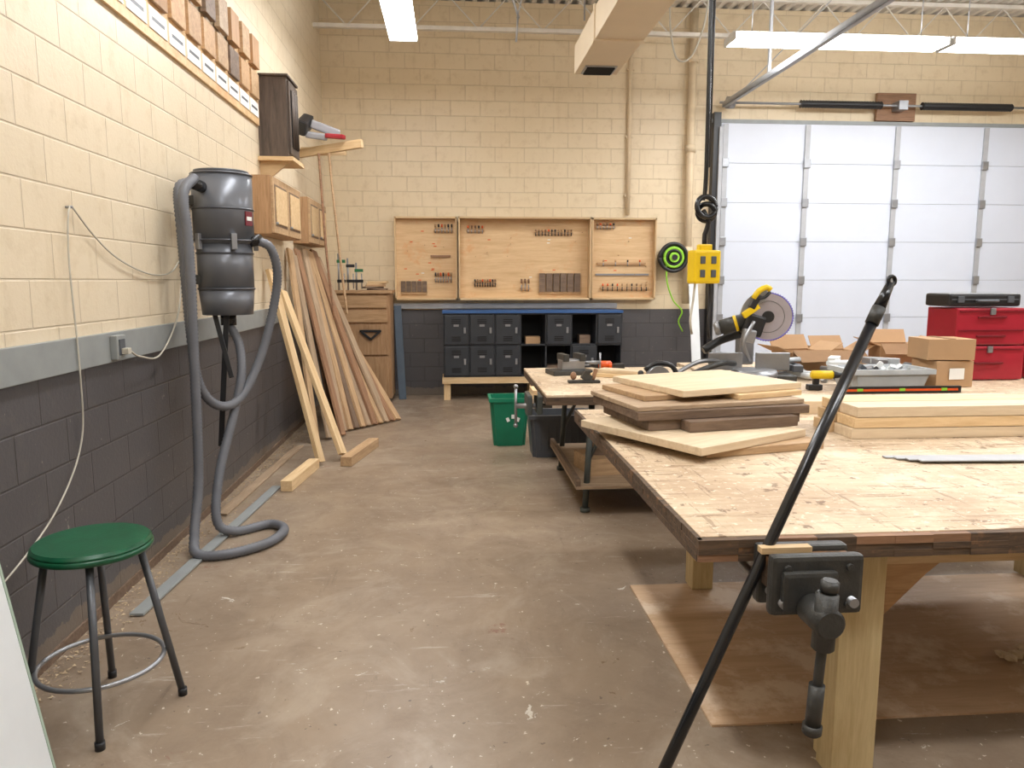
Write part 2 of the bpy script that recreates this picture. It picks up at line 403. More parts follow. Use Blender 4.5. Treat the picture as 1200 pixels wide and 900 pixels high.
plank('arm_1',(.62,9.4,5.3),(.82,9.4,4.72),.05,.02,M['galv'],g); plank('arm_2',(.95,9.4,5.3),(.80,9.4,4.72),.05,.02,M['galv'],g)
cyl('rod',(.81,9.4,4.75),(.79,9.4,4.45),.012,M['galv'],g)
g=group('ceiling_cable',(2.9,9.6,4.6)); tube('cable',[(2.7,9.6,5.3),(2.72,9.6,4.7),(2.82,9.6,4.35),(3.0,9.6,4.4),(3.15,9.6,4.8),(3.2,9.6,5.3)],.012,M['cord'],g)

# ------------------------------------------------------------ power drop
g=group('hanging_power_drop',(1.52,4.5,1.8))
cyl('drop_pole',(1.545,4.56,2.3),(1.545,4.56,3.70),.014,M['black'],g)
tube('drop_cord',[(1.51,4.5,3.72),(1.51,4.5,3.2),(1.515,4.5,2.25),(1.50,4.5,2.1)],.013,M['blackgl'],g)
bx('drop_bracket',1.48,1.58,4.46,4.6,3.69,3.722,M['steel'],g)
torus('cord_knot_a',(1.52,4.49,2.06),.062,.016,M['blackgl'],g,(.2,-1,.15))
torus('cord_knot_b',(1.53,4.52,2.03),.05,.016,M['blackgl'],g,(-.5,-1,-.3))
tube('cord_tail',[(1.50,4.49,2.04),(1.54,4.50,1.97),(1.52,4.5,1.90),(1.52,4.5,1.82)],.015,M['blackgl'],g)
box('outlet_box',(1.52,4.5,1.705),(.17,.11,.20),M['yellow'],g,rot=(0,0,.15),bevel=.015)
box('outlet_collar',(1.52,4.5,1.82),(.08,.06,.04),M['yellow'],g,bevel=.008)
for dx,z in ((-.035,1.665),(-.035,1.745),(.035,1.665),(.035,1.745)):
    box('receptacle',(1.528+dx,4.443+dx*.15,z),(.032,.010,.045),M['greybin'],g,rot=(0,0,.15),bevel=.004)
tube('pendant_wire',[(1.47,4.5,1.62),(1.46,4.5,1.5),(1.44,4.48,1.38),(1.46,4.5,1.3)],.007,M['cord'],g)
tube('pendant_wire_black',[(1.56,4.5,1.62),(1.57,4.5,1.5),(1.55,4.48,1.36),(1.57,4.5,1.27)],.009,M['black'],g)
g=group('cord_reel',(3.1,10.55,1.95))
cyl('rear_plate',(3.1,10.5,1.95),(3.1,10.7,1.95),.17,M['black'],g,seg=32)
torus('wound_cord_0',(3.1,10.47,1.95),.13,.022,M['lime'],g,(0,1,0)); torus('wound_cord_1',(3.1,10.46,1.95),.10,.016,M['black'],g,(0,1,0))
torus('rim',(3.1,10.48,1.95),.19,.026,M['black'],g,(0,1,0))
cyl('hub',(3.1,10.42,1.95),(3.1,10.5,1.95),.07,M['lime'],g); cyl('hub_cap',(3.1,10.41,1.95),(3.1,10.43,1.95),.04,M['black'],g)
tube('hanging_cord',[(3.0,10.48,1.85),(3.02,10.48,1.6),(3.12,10.5,1.35),(3.25,10.5,1.2),(3.22,10.55,1.05),(3.3,10.6,.9)],.011,M['lime'],g)
g=group('leaning_white_board',(3.4,10.4,.8)); plank('board',(3.42,10.2,.01),(3.40,10.5,1.58),.13,.02,M['white'],g,(1,0,0))

# ------------------------------------------------------------ back wall tool cabinet
g=group('wall_tool_cabinet',(1.05,10.6,1.93))
z0,z1=1.36,2.50
def tray(nm,x0,x1,y0,y1):
    bx(nm+'_back',x0,x1,y1-.02,y1,z0,z1,M['ply'],g)
    bx(nm+'_top',x0,x1,y0,y1,z1-.025,z1,M['pine'],g); bx(nm+'_bottom',x0,x1,y0,y1,z0,z0+.025,M['pine'],g)
    bx(nm+'_side_l',x0,x0+.02,y0,y1,z0,z1,M['pineZ'],g); bx(nm+'_side_r',x1-.02,x1,y0,y1,z0,z1,M['pineZ'],g)
tray('centre',.09,1.94,10.52,10.72)
tray('door_left',-.79,.07,10.58,10.70)
tray('door_right',1.96,2.88,10.58,10.70)
g2=g
def rack(x0,x1,z,n,mat='steel',h=.1,blocks=False,y=10.66):
    bx('rack_strip',x0,x1,y-.03,y,z,z+.03,M['oak'],g2)
    for i in range(n):
        xx=x0+(i+.5)*(x1-x0)/n
        if blocks: bx('sanding_block',xx-(x1-x0)/n*.42,xx+(x1-x0)/n*.42,y-.04,y,z+.03,z+.03+h,M['brownwd'],g2)
        else: cyl('tool_shank',(xx,y-.03,z-.02),(xx,y-.03,z+h*random.uniform(.7,1.1)),.007,M[mat],g2,seg=8); cyl('tool_handle',(xx,y-.03,z+h),(xx,y-.03,z+h*1.7),.012,M[random.choice(['oak','black','orange','redoak'])],g2,seg=8)
rack(-.72,-.35,1.44,5,blocks=True,h=.15,y=10.678)
rack(-.25,.0,1.62,7,h=.07,y=10.678); rack(-.25,.02,2.3,6,h=.06,y=10.678)
bx('file_rack',-.3,-.02,10.655,10.68,1.95,1.98,M['redoak'],g2)
rack(1.22,1.82,1.44,6,blocks=True,h=.26,y=10.698); 
rack(.3,.62,1.56,9,'black',h=.05,y=10.698); rack(.95,1.1,1.5,3,h=.09,y=10.698)
rack(1.15,1.7,2.27,12,'black',h=.04,y=10.698); rack(.2,.45,2.3,5,h=.05,y=10.698)
rack(2.02,2.3,2.36,6,h=.04,y=10.678); rack(2.05,2.75,1.85,4,h=.04,y=10.678); rack(2.1,2.8,1.5,10,'black',h=.05,y=10.678)
bx('steel_rule',2.03,2.8,10.66,10.678,1.70,1.725,M['steel'],g2)
for i in range(40):
    xx=random.choice([random.uniform(-.7,0),random.uniform(.2,1.85),random.uniform(2.05,2.8)]); zz=random.uniform(1.6,2.4)
    yy=10.70 if .1<xx<1.94 else 10.68
    if random.random()<.5: bx('label_mark',xx,xx+.04,yy-.004,yy,zz,zz+.012,M[random.choice(['orange','paper','orange'])],g2)
    else: cyl('peg',(xx,yy-.05,zz),(xx,yy,zz),.006,M['oak'],g2,seg=6)

# ------------------------------------------------------------ lockers
g=group('locker_bank',(1.1,10.4,.75))
LX0,LX1,LY0,LY1,LZ0,LZ1=-.13,2.32,10.2,10.62,.32,1.19
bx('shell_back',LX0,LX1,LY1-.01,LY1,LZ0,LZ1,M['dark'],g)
bx('shell_top',LX0,LX1,LY0,LY1,LZ1-.02,LZ1,M['locker'],g); bx('shell_mid',LX0,LX1,LY0,LY1,.745,.765,M['locker'],g); bx('shell_base',LX0,LX1,LY0,LY1,LZ0,LZ0+.02,M['locker'],g)
bx('top_lip',LX0-.01,LX1+.01,LY0-.03,LY1,LZ1,LZ1+.035,M['blue'],g)
xs=[LX0+i*(LX1-LX0)/7 for i in range(8)]
for x in xs: bx('divider',max(LX0,x-.01),min(LX1,x+.01),LY0,LY1-.01,LZ0,LZ1,M['locker'],g)
def ldoor(x0,x1,zz0,zz1):
    bx('locker_door',x0+.014,x1-.014,LY0-.018,LY0+.002,zz0+.014,zz1-.014,M['locker'],g,.006)
    w=x1-x0
    for k in range(3):
        bx('vent',x0+w*.32,x1-w*.32,LY0-.024,LY0-.016,zz1-.08-k*.025,zz1-.07-k*.025,M['dark'],g)
        bx('vent',x0+w*.32,x1-w*.32,LY0-.024,LY0-.016,zz0+.06+k*.025,zz0+.07+k*.025,M['dark'],g)
    bx('number_plate',x0+w*.40,x1-w*.40,LY0-.023,LY0-.017,zz1-.17,zz1-.14,M['steel'],g)
    bx('latch',x1-.075,x1-.045,LY0-.035,LY0-.017,(zz0+zz1)/2-.05,(zz0+zz1)/2+.03,M['steel'],g,.004)
for i in range(7):
    for j,(a,b) in enumerate(((LZ0+.01,.755),(.755,LZ1-.01))):
        if i<3 or (i==4 and j==1) or (i==6 and j==1) or (i==5 and j==0): ldoor(xs[i],xs[i+1],a,b)
bx('stored_parts',1.0,1.2,10.3,10.5,.765,.86,M['card'],g); bx('stored_parts',1.75,1.9,10.3,10.5,.765,.88,M['brownwd'],g); bx('stored_box',1.3,1.5,10.3,10.5,.34,.46,M['brownwd'],g)
g=group('locker_stand',(1.1,10.4,.16))
bx('front_rail',LX0-.02,LX1+.02,LY0,LY0+.04,.23,.318,M['pine'],g); bx('back_rail',LX0-.02,LX1+.02,LY1-.04,LY1,.23,.318,M['pine'],g)
for x in (LX0,1.05,LX1-.09):
    for y in (LY0+.04,LY1-.13): bx('leg',x,x+.09,y,y+.09,0,.318,M['pineZ'],g)
    bx('cross',x,x+.09,LY0+.13,LY1-.13,.23,.30,M['pine'],g)

# ------------------------------------------------------------ corner chest
g=group('wooden_drawer_cabinet',(-1.24,10.3,.75))
bx('carcass',-1.66,-.82,10.04,10.62,.06,1.46,M['oakZ'],g,.005)
bx('plinth',-1.62,-.86,10.08,10.6,0,.06,M['black'],g); bx('top_board',-1.69,-.79,10.0,10.65,1.46,1.50,M['oak'],g,.005)
for i,(a,b) in enumerate(((.1,.62),(.65,1.05),(1.08,1.24),(1.27,1.43))):
    bx('drawer_%d'%i,-1.62,-.86,10.015,10.045,a,b,M['oak'] if i>1 else M['oakZ'],g,.006)
for s in (-1,1): plank('v_handle',(-1.08,10.0,.86),(-1.08+s*.12,10.0,.96),.03,.03,M['black'],g,(0,1,0))
bx('handle_bar',-1.22,-.94,9.99,10.015,.955,.985,M['black'],g)
g=group('leaning_blue_panel',(-.7,10.4,.6)); plank('panel',(-.70,10.35,0.0),(-.765,10.6,1.28),.10,.03,M['bluegrey'],g,(1,0,0))
g=group('bar_clamps',(-1.4,10.2,1.6))
for i,x in enumerate((-1.5,-1.38,-1.27)):
    cyl('bar',(x,10.2,1.5),(x,10.2,1.98-.06*i),.012,M['steel'],g); bx('jaw',x-.02,x+.09,10.18,10.22,1.86-.06*i,1.9-.06*i,M['dkgreen'] if i!=1 else M['black'],g,.004); bx('jaw_low',x-.02,x+.09,10.18,10.22,1.6,1.64,M['black'],g,.004)
    cyl('screw',(x+.07,10.2,1.52),(x+.07,10.2,1.72),.008,M['steel'],g)
g=group('scrap_wood_pile',(-1.05,10.3,1.55))
for i in range(5): box('scrap',(-1.05+random.uniform(-.06,.06),10.3,1.512+i*.024),(.26,.12,.022),M[random.choice(['pine','oak','redoak','brownwd'])],g,rot=(0,0,random.uniform(-.5,.5)))

# ------------------------------------------------------------ leaning lumber
g=group('leaning_lumber',(-1.3,8.8,1))
mats=['greyplank','tanplank','brownwd','tanplank','greyplank','redoak','tanplank','greyplank','redoak','tanplank','brownwd']
for i in range(10):
    k=i/9
    b=V(-1.18+.53*k,8.08+.64*k,.02); t=V(-1.66,8.70+1.05*k,[1.97,1.98,1.88,1.96,1.80,1.98,1.72,1.92,1.62,1.5][i])
    plank('plank_%d'%i,b,t,.095+.03*random.random(),.030,M[mats[i]],g,(.3,1,0))
for i in range(6):
    k=i/5
    b=V(-1.32+.47*k,8.35+.6*k,.02); t=V(-1.69,8.85+.85*k,1.9-.25*random.random())
    plank('rear_plank_%d'%i,b,t,.10,.02,M[random.choice(mats)],g,(.3,1,0))
for i,(bb,tt,m) in enumerate((((-1.38,7.55,.02),(-1.69,8.10,1.95),'tanplank'),((-1.28,7.72,.02),(-1.69,8.3,1.90),'greyplank'),((-1.16,7.85,.02),(-1.69,8.48,1.96),'redoak'))):
    plank('front_plank_%d'%i,bb,tt,.11,.026,M[m],g,(.2,1,0))
g=group('leaning_pine_boards',(-1.4,7,1))
plank('board_1',(-1.18,6.62,.03),(-1.675,7.15,1.72),.095,.038,M['pine'],g,(.3,1,0))
plank('board_2',(-1.01,6.78,.06),(-1.670,7.62,1.52),.095,.038,M['pine'],g,(.3,1,0))
g=group('floor_lumber_block',(-1.2,6.4,.05)); plank('block_1',(-1.30,5.78,.045),(-1.22,6.52,.045),.09,.085,M['pine'],g,(1,0,0))
g=group('floor_lumber_block',(-.9,7,.05)); plank('block_2',(-.95,6.55,.045),(-.79,7.35,.045),.10,.085,M['tanplank'],g,(1,0,0))

# ------------------------------------------------------------ left wall items
def panel_door(x,y0,y1,z0,z1,g,m1,m2):
    bx('door_frame',x,x+.02,y0,y1,z0,z1,M[m1],g,.003)
    bx('panel_recess',x+.018,x+.022,y0+.055,y1-.055,z0+.06,z1-.06,M['brownwd'],g)
    bx('raised_panel',x+.02,x+.032,y0+.075,y1-.075,z0+.08,z1-.08,M[m2],g,.008)
    sphere('knob',(x+.04,y0+.03,z0+.08),.014,M['steel'],g)
for (a,b) in ((6.80,8.0),(8.5,9.6)):
    g=group('wall_cabinet',(-1.65,(a+b)/2,2.27))
    bx('carcass',XL,-1.56,a,b,2.03,2.53,M['oakZ'],g,.004)
    m=(a+b)/2
    panel_door(-1.56,a+.01,m-.005,2.04,2.52,g,'tanplank','pine'); panel_door(-1.56,m+.005,b-.01,2.04,2.52,g,'tanplank','pine')
g=group('wall_display_cabinet',(-1.6,7.3,3.1))
bx('carcass',XL,-1.47,7.18,7.60,2.74,3.44,M['walnut'],g,.005)
bx('door_leaf',-1.47,-1.45,7.20,7.58,2.77,3.41,M['walnut'],g,.004)
bx('door_inset',-1.452,-1.444,7.26,7.52,2.84,3.34,M['dark'],g)
for i in range(4): cyl('spindle',(-1.44,7.28+i*.07,2.84),(-1.44,7.28+i*.07,3.34),.010,M['walnut'],g,seg=8)
bx('crown',XL,-1.45,7.16,7.62,3.44,3.46,M['walnut'],g,.004)
bx('shelf_board',XL,-1.42,7.12,7.64,2.70,2.735,M['pine'],g)
poly('bracket',[(0,0),(.27,0),(.0,-.22)],.03,M['pine'],g,Matrix.Translation((XL+.0,7.2,2.70))@Euler((math.pi/2,0,0)).to_matrix().to_4x4())
g=group('broom_rack',(-1.3,8.9,3.1))
plank('arm',(-1.72,8.95,3.05),(-.98,8.70,3.13),.09,.06,M['pine'],g,(0,0,1))
plank('arm_back',(-1.72,9.1,3.1),(-1.2,9.05,3.1),.09,.04,M['pine'],g,(0,0,1))
box('hung_brush_grey',(-1.40,8.8,3.30),(.34,.10,.09),M['broomgrey'],g,rot=(.2,.25,.5),bevel=.02)
box('hung_brush_grey_low',(-1.48,8.74,3.21),(.24,.10,.07),M['broomgrey'],g,rot=(.2,.1,.2),bevel=.02)
box('hung_brush_red',(-1.27,8.70,3.20),(.22,.08,.05),M['red'],g,rot=(0,.1,-.3),bevel=.015)
box('hung_bristles_dark',(-1.60,8.7,3.32),(.12,.30,.16),M['black'],g,rot=(.5,.3,0),bevel=.03)
tube('broom_handle_1',[(-1.48,8.84,3.04),(-1.42,8.8,1.9),(-1.35,8.76,1.2)],.014,M['redoak'],g)
tube('broom_handle_2',[(-1.36,8.80,3.04),(-1.30,8.75,2.3),(-1.2,8.7,1.25)],.014,M['tanplank'],g)
# wood sample sign board
g=group('wood_sample_board',(XL+.02,5,3.3))
bx('backing',XL,XL+.02,2.4,7.15,3.0,3.36,M['ply'],g)
bx('backing_end',XL,XL+.02,6.35,7.15,3.36,3.62,M['ply'],g)
y=2.5;i=0
while y<6.95:
    bx('label_%d'%i,XL+.02,XL+.026,y,y+.27,3.06,3.18,M['paper'],g)
    bx('label_text_%d'%i,XL+.026,XL+.027,y+.04,y+.23,3.11,3.13,M['greybin'],g)
    bx('sample_%d'%i,XL+.02,XL+.045,y,y+.25,3.21,3.42,M[random.choice(['tanplank','brownwd','oak','oakZ','greyplank'])],g,.003)
    bx('sample_up_%d'%i,XL+.02,XL+.06,y+.02,y+.24,3.46,3.70,M[random.choice(['brownwd','oak','oakZ','tanplank','greyplank'])],g,.003)
    y+=.31;i+=1
g=group('wall_outlet',(XL+.04,3.92,1.29))
bx('plate',XL+.025,XL+.06,3.88,3.98,1.23,1.35,M['rail'],g,.005); bx('socket',XL+.06,XL+.066,3.90,3.96,1.25,1.33,M['greybin'],g)
bx('plug',XL+.066,XL+.10,3.91,3.95,1.255,1.285,M['cord'],g,.004)
tube('plug_cord',[(XL+.09,3.95,1.27),(XL+.06,4.15,1.22),(XL+.04,4.48,1.20),(XL+.04,4.8,1.42),(XL+.03,4.95,1.75),(XL+.03,5.0,1.9)],.005,M['cord'],g)
g=group('wall_cord',(XL+.02,3.6,1.6))
tube('cord_a',[(XL+.02,3.62,1.95),(XL+.02,3.58,1.93),(XL+.02,3.55,1.7),(XL+.035,3.54,1.2),(XL+.02,3.53,.88),(XL+.02,3.27,.64),(XL+.02,2.88,.49),(XL+.02,2.5,.42)],.004,M['cord'],g)
tube('cord_b',[(XL+.02,3.62,1.95),(XL+.02,3.8,1.84),(XL+.02,4.02,1.745),(XL+.02,4.3,1.68),(XL+.02,4.56,1.655),(XL+.02,4.8,1.68),(XL+.02,4.98,1.78)],.004,M['cord'],g)
cyl('nail',(XL,3.6,1.95),(XL+.03,3.6,1.95),.006,M['steel'],g)

# ------------------------------------------------------------ dust collector
g=group('dust_collector',(-1.5,5.15,1.9))
cx,cy=-1.49,5.15
cyl('upper_drum',(cx,cy,1.86),(cx,cy,2.31),.188,M['drum'],g,seg=40,bevel=.008)
cyl('middle_drum',(cx,cy,1.56),(cx,cy,1.87),.175,M['drum'],g,seg=40)
cyl('lower_taper',(cx,cy,1.40),(cx,cy,1.57),.160,M['drum'],g,r2=.175,seg=40)
for z,r in ((1.88,.194),(2.08,.191),(2.30,.191),(1.80,.179),(1.57,.179)): torus('band',(cx,cy,z),r-.004,.007,M['drumb'],g)
cyl('lid',(cx,cy,2.31),(cx,cy,2.325),.17,M['drumb'],g,seg=40)
for a in (-2.2,-1.0,.3): box('latch',(cx+.195*math.cos(a),cy+.195*math.sin(a),1.87),(.03,.035,.10),M['steel'],g,rot=(0,0,a),bevel=.004)
a=-.35; box('red_badge',(cx+.19*math.cos(a),cy+.19*math.sin(a),2.02),(.006,.07,.09),M['redd'],g,rot=(0,0,a)); box('badge_text',(cx+.194*math.cos(a),cy+.194*math.sin(a),2.02),(.004,.05,.025),M['paper'],g,rot=(0,0,a))
bx('wall_bracket',XL,cx-.1,cy-.12,cy+.12,1.6,1.66,M['iron'],g); bx('wall_bracket_hi',XL,cx-.1,cy-.12,cy+.12,2.1,2.16,M['iron'],g)
cyl('inlet',(cx+.12,cy,1.87),(cx+.24,cy-.02,1.89),.036,M['blackgl'],g)
cyl('inlet_left',(cx-.06,cy-.12,2.2),(cx-.10,cy-.30,2.22),.036,M['blackgl'],g)
cyl('bottom_port',(cx,cy,1.33),(cx,cy,1.41),.05,M['blackgl'],g)
plank('strap_1',(cx+.02,cy-.1,1.42),(cx-.03,cy-.2,.55),.035,.012,M['black'],g,(1,0,0))
plank('strap_2',(cx-.06,cy-.1,1.42),(cx+.06,cy-.2,1.0),.03,.012,M['black'],g,(1,0,0))
r=.031
tube('hose_loop',[(-1.60,4.86,2.22),(-1.63,4.76,2.16),(-1.62,4.74,1.9),(-1.60,4.74,1.3),(-1.58,4.78,.98),(-1.50,4.88,.83),(-1.40,5.02,.86),(-1.30,5.16,1.10),(-1.22,5.22,1.40),(-1.17,5.20,1.66),(-1.19,5.14,1.83),(-1.26,5.13,1.88)],r,M['hose'],g,step=.011,rib=.14,seg=14)
tube('hose_floor',[(-1.55,4.80,2.24),(-1.57,4.66,2.12),(-1.55,4.64,1.8),(-1.55,4.62,1.1),(-1.55,4.58,.45),(-1.55,4.45,.12),(-1.50,4.35,.035),(-1.32,4.36,.032),(-1.14,4.54,.032),(-1.10,4.78,.032),(-1.22,4.90,.032),(-1.40,4.76,.035),(-1.50,4.72,.12),(-1.50,4.82,.4),(-1.44,4.98,.75),(-1.40,5.06,1.0),(-1.42,5.12,1.2),(-1.49,5.15,1.34)],r,M['hose'],g,step=.011,rib=.14,seg=14)

# ------------------------------------------------------------ stool
sx,sy=-1.335,2.78
g=group('stool',(sx,sy,.33))
cyl('seat',(sx,sy,.650),(sx,sy,.677),.20,M['green'],g,seg=48,bevel=.008)
torus('seat_rim',(sx,sy,.648),.192,.014,M['green'],g,n=48)
torus('under_ring',(sx,sy,.636),.15,.010,M['chair'],g)
feet=[(-1.243,2.53),(-1.08,2.87),(-1.417,3.03),(-1.58,2.69)]
for i,(fx,fy) in enumerate(feet):
    d=(Vector((fx,fy))-Vector((sx,sy))); tp=Vector((sx,sy))+d.normalized()*.15
    cyl('leg_%d'%(i+1),(tp.x,tp.y,.65),(fx,fy,.012),.0135,M['chair'],g); cyl('foot_%d'%(i+1),(fx,fy,.0),(fx,fy,.03),.017,M['black'],g)
torus('foot_ring',(sx,sy,.2),.215,.009,M['steel'],g,n=48)

g=group('leaning_white_panel',(-1.45,1.95,1.2))
p=V(-1.31,1.95,.0); q=V(-1.70,1.95,2.42)
plank('sheet',p,q,.80,.03,M['white'],g,(0,1,0)); 
plank('edge_tape',p+V(0,.405,0),q+V(0,.405,0),.012,.034,M['mint'],g,(0,1,0))

# ------------------------------------------------------------ near workbench
g=group('workbench',(2.0,3.2,.43))
BXL=.735
bx('top_panel',BXL,3.4,2.12,4.38,.842,.86,M['bench'],g,.002)
bx('top_core',BXL,3.4,2.12,4.38,.795,.842,M['benchedge'],g,.004)
def worn(nm,x0,x1,y0,y1,n):
    for i in range(n):
        a,b=i/n,(i+1)/n
        for z in ((.79,.812),(.812,.832),(.832,.857)):
            j=random.uniform(0,.005)
            if abs(x1-x0)>abs(y1-y0): bx(nm,x0+(x1-x0)*a,x0+(x1-x0)*b,y0+j,y1,z[0],z[1],random.choice([M['benchedge']]*7+[M['redoak']]),g)
            else: bx(nm,x0+j,x1,y0+(y1-y0)*a,y0+(y1-y0)*b,z[0],z[1],M['benchedge'],g)
worn('edge_front',BXL-.015,3.4,2.09,2.12,22); worn('edge_left',BXL-.018,BXL,2.10,4.38,14)
bx('apron_front',1.2,3.3,2.28,2.32,.69,.795,M['pine'],g); bx('apron_back',1.2,3.3,4.10,4.14,.69,.795,M['pine'],g)
bx('apron_left',1.18,1.22,2.32,4.10,.69,.795,M['pine'],g)
for x in (1.22,3.1):
    bx('front_leg',x,x+.145,2.18,2.28,0,.795,M['treated'],g,.003); bx('front_leg_inner',x+.02,x+.165,2.28,2.34,0,.69,M['treated'],g,.003)
    bx('back_leg',x+.02,x+.13,3.68,3.80,.012,.795,M['treated'],g,.003)
poly('gusset',[(0,0),(.26,0),(.2,-.05),(.05,-.2),(0,-.22)],.04,M['oak'],g,Matrix.Translation((1.385,2.33,.69))@Euler((math.pi/2,0,0)).to_matrix().to_4x4())
box('vise_fixed_jaw',(1.02,2.065,.765),(.27,.05,.175),M['iron'],g,bevel=.012)
box('vise_moving_jaw',(1.02,1.97,.767),(.27,.04,.175),M['iron'],g,bevel=.014)
box('vise_jaw_boss',(.99,1.94,.755),(.16,.03,.12),M['iron'],g,bevel=.012)
for s in (-.09,.09):
    for zz in (.71,.82): cyl('vise_bolt',(1.02+s,1.94,zz),(1.02+s,1.955,zz),.011,M['iron'],g,seg=8)
box('vise_wood_jaw',(.95,2.018,.853),(.15,.03,.018),M['pine'],g)
box('vise_wood_jaw_low',(1.02,2.018,.79),(.25,.045,.09),M['benchedge'],g)
cyl('vise_guide_rod_l',(.92,2.25,.72),(.92,1.93,.72),.014,M['steel'],g); cyl('vise_guide_rod_r',(1.12,2.25,.72),(1.12,1.93,.72),.014,M['steel'],g)
cyl('vise_screw',(.985,2.25,.72),(.985,1.86,.72),.022,M['iron'],g)
cyl('vise_hub',(.985,1.92,.72),(.985,1.80,.72),.042,M['iron'],g,bevel=.006)
cyl('vise_hub_sleeve',(.98,1.83,.64),(.985,1.83,.80),.030,M['iron'],g,bevel=.005)
cyl('vise_handle',(.965,1.83,.42),(.99,1.83,.82),.0135,M['iron'],g)
cyl('vise_handle_grip',(.965,1.83,.42),(.971,1.83,.54),.021,M['iron'],g)
cyl('vise_handle_end',(.963,1.83,.395),(.965,1.83,.43),.026,M['iron'],g,bevel=.006); cyl('vise_handle_cap',(.989,1.83,.80),(.991,1.83,.835),.024,M['iron'],g,bevel=.005)
g=group('floor_plywood_sheet',(2.1,3.1,0))
bx('sheet',.93,3.37,2.49,3.77,.001,.010,M['plyfl'],g)
g=group('crumpled_paper',(2.3,2.8,.03))
for i in range(6):
    bm=bmesh.new(); bmesh.ops.create_icosphere(bm,subdivisions=2,radius=.035)
    for v in bm.verts: v.co*=random.uniform(.6,1.1); v.co.z*=.45
    me=bpy.data.meshes.new('scrap'); bm.to_mesh(me); bm.free()
    link('scrap',me,M['maple'],g,Matrix.Translation((2.36+random.uniform(-.1,.12),2.85+random.uniform(-.08,.08),.03)))

# leaning black pole
g=group('black_clamp_pole',(.9,2.05,.8))
A=V(.454,1.870,.012); B=V(1.318,2.190,1.613); d=(B-A)
tube('shaft',[A,A+d*.3,A+d*.6,A+d*.93],.0165,M['blackgl'],g,straight=True,seg=16)
cyl('collar',A+d*.925,A+d*.955,.020,M['iron'],g); cyl('tip',A+d*.95,B,.019,M['blackgl'],g,r2=.012)
torus('tip_eye',B+d.normalized()*.010,.013,.006,M['blackgl'],g,(.3,-1,.1))
cyl('pole_foot',A,A+d*.02,.021,M['black'],g)

# ------------------------------------------------------------ board stack
def board(g,nm,cx,cy,z,w,dp,t,ang,mat): box(nm,(cx,cy,z+t/2),(w,dp,t),M[mat],g,rot=(0,0,math.radians(ang)),bevel=.004)
g=group('board_stack',(1.25,3.6,.98))
board(g,'riser',1.35,3.30,.861,.62,.28,.035,14,'tanplank')
board(g,'wide_maple_board',1.14,3.50,.897,.72,.78,.036,30,'maple')
board(g,'brown_slab',1.24,3.68,.934,.82,.52,.050,12,'brownwd')
board(g,'end_block',1.34,3.43,.934,.58,.16,.050,12,'brownwd')
board(g,'oak_slab',1.23,3.68,.985,.90,.58,.040,10,'brownwd')
board(g,'grey_slab',1.22,3.70,1.026,.90,.56,.022,12,'greyplank')
board(g,'small_oak',1.06,3.76,1.049,.44,.44,.026,16,'tanplank')
board(g,'small_oak_2',1.50,3.75,1.049,.40,.40,.026,20,'pine')
board(g,'top_maple_panel',1.32,3.84,1.076,.74,.62,.032,20,'maple')
g=group('thick_board_stack',(2.6,3.6,.94))
for i in range(3):
    bx('row_%d_a'%i,1.92+.012*i,3.3,3.43,3.60,.861+i*.053,.911+i*.053,M['maple'] if i!=1 else M['pine'],g,.003)
    bx('row_%d_b'%i,1.90+.02*i,3.25,3.61,3.78,.861+i*.053,.911+i*.053,M['pine'],g,.003)
g=group('long_plank',(2.5,4.2,.9))
bx('plank_a',1.72,3.38,4.12,4.34,.861,.935,M['maple'],g,.003); 
g=group('aluminum_strips',(2.2,2.95,.87))
for i in range(4): plank('strip_%d'%i,(1.86+.03*i,3.05-.036*i,.8645+i*.003),(2.9,3.00-.036*i,.8645+i*.003),.035,.006,M['galv'],g,(0,1,0))
g=group('bench_sawdust',(1.6,3,.861)); bm=bmesh.new()
for i in range(1800):
    x=random.uniform(.78,3.2); y=random.uniform(2.15,3.3); s=random.uniform(.002,.007)
    vs=[bm.verts.new((x-1.6+random.uniform(-s,s),y-3+random.uniform(-s,s),.0003+random.uniform(0,.002))) for _ in range(3)]; bm.faces.new(vs)
me=bpy.data.meshes.new('crumbs'); bm.to_mesh(me); bm.free(); link('crumbs',me,M['sawdust'],g,Matrix.Translation((1.6,3,.861)))

# ------------------------------------------------------------ far workbench (metal legs)
g=group('metal_leg_workbench',(1.3,5.7,.43))
bx('top_panel',.62,2.05,4.95,6.55,.845,.86,M['bench'],g,.002); bx('top_core',.62,2.05,4.95,6.55,.79,.845,M['benchedge'],g,.004)
for y in (5.1,6.3):
    for x,s in ((.92,-1),(1.85,1)):
        cyl('leg_tube',(x-s*.04,y,.79),(x,y,.02),.022,M['legmetal'],g); cyl('leg_brace',(x-s*.22,y,.79),(x-s*.01,y,.35),.014,M['legmetal'],g)
        cyl('foot',(x,y,0),(x,y,.03),.035,M['legmetal'],g)
    bx('cross_tube',.9,1.87,y-.015,y+.015,.16,.19,M['legmetal'],g)
bx('lower_shelf',.84,1.95,5.0,6.4,.19,.21,M['greyplank'],g); bx('shelf_lip',.84,.87,5.0,6.4,.21,.26,M['brownwd'],g)
box('stored_block',(1.25,5.5,.27),(.6,.35,.12),M['tanplank'],g,rot=(0,0,.2)); box('stored_block_2',(1.3,5.55,.37),(.5,.3,.08),M['brownwd'],g,rot=(0,0,-.1))
box('vise_fixed_jaw',(.60,5.25,.76),(.04,.24,.13),M['legmetal'],g,bevel=.008); box('vise_moving_jaw',(.53,5.25,.76),(.035,.24,.14),M['legmetal'],g,bevel=.01)
box('vise_wood_jaw',(.565,5.25,.85),(.03,.24,.03),M['pine'],g); cyl('vise_screw',(.7,5.25,.74),(.44,5.25,.74),.018,M['steel'],g)
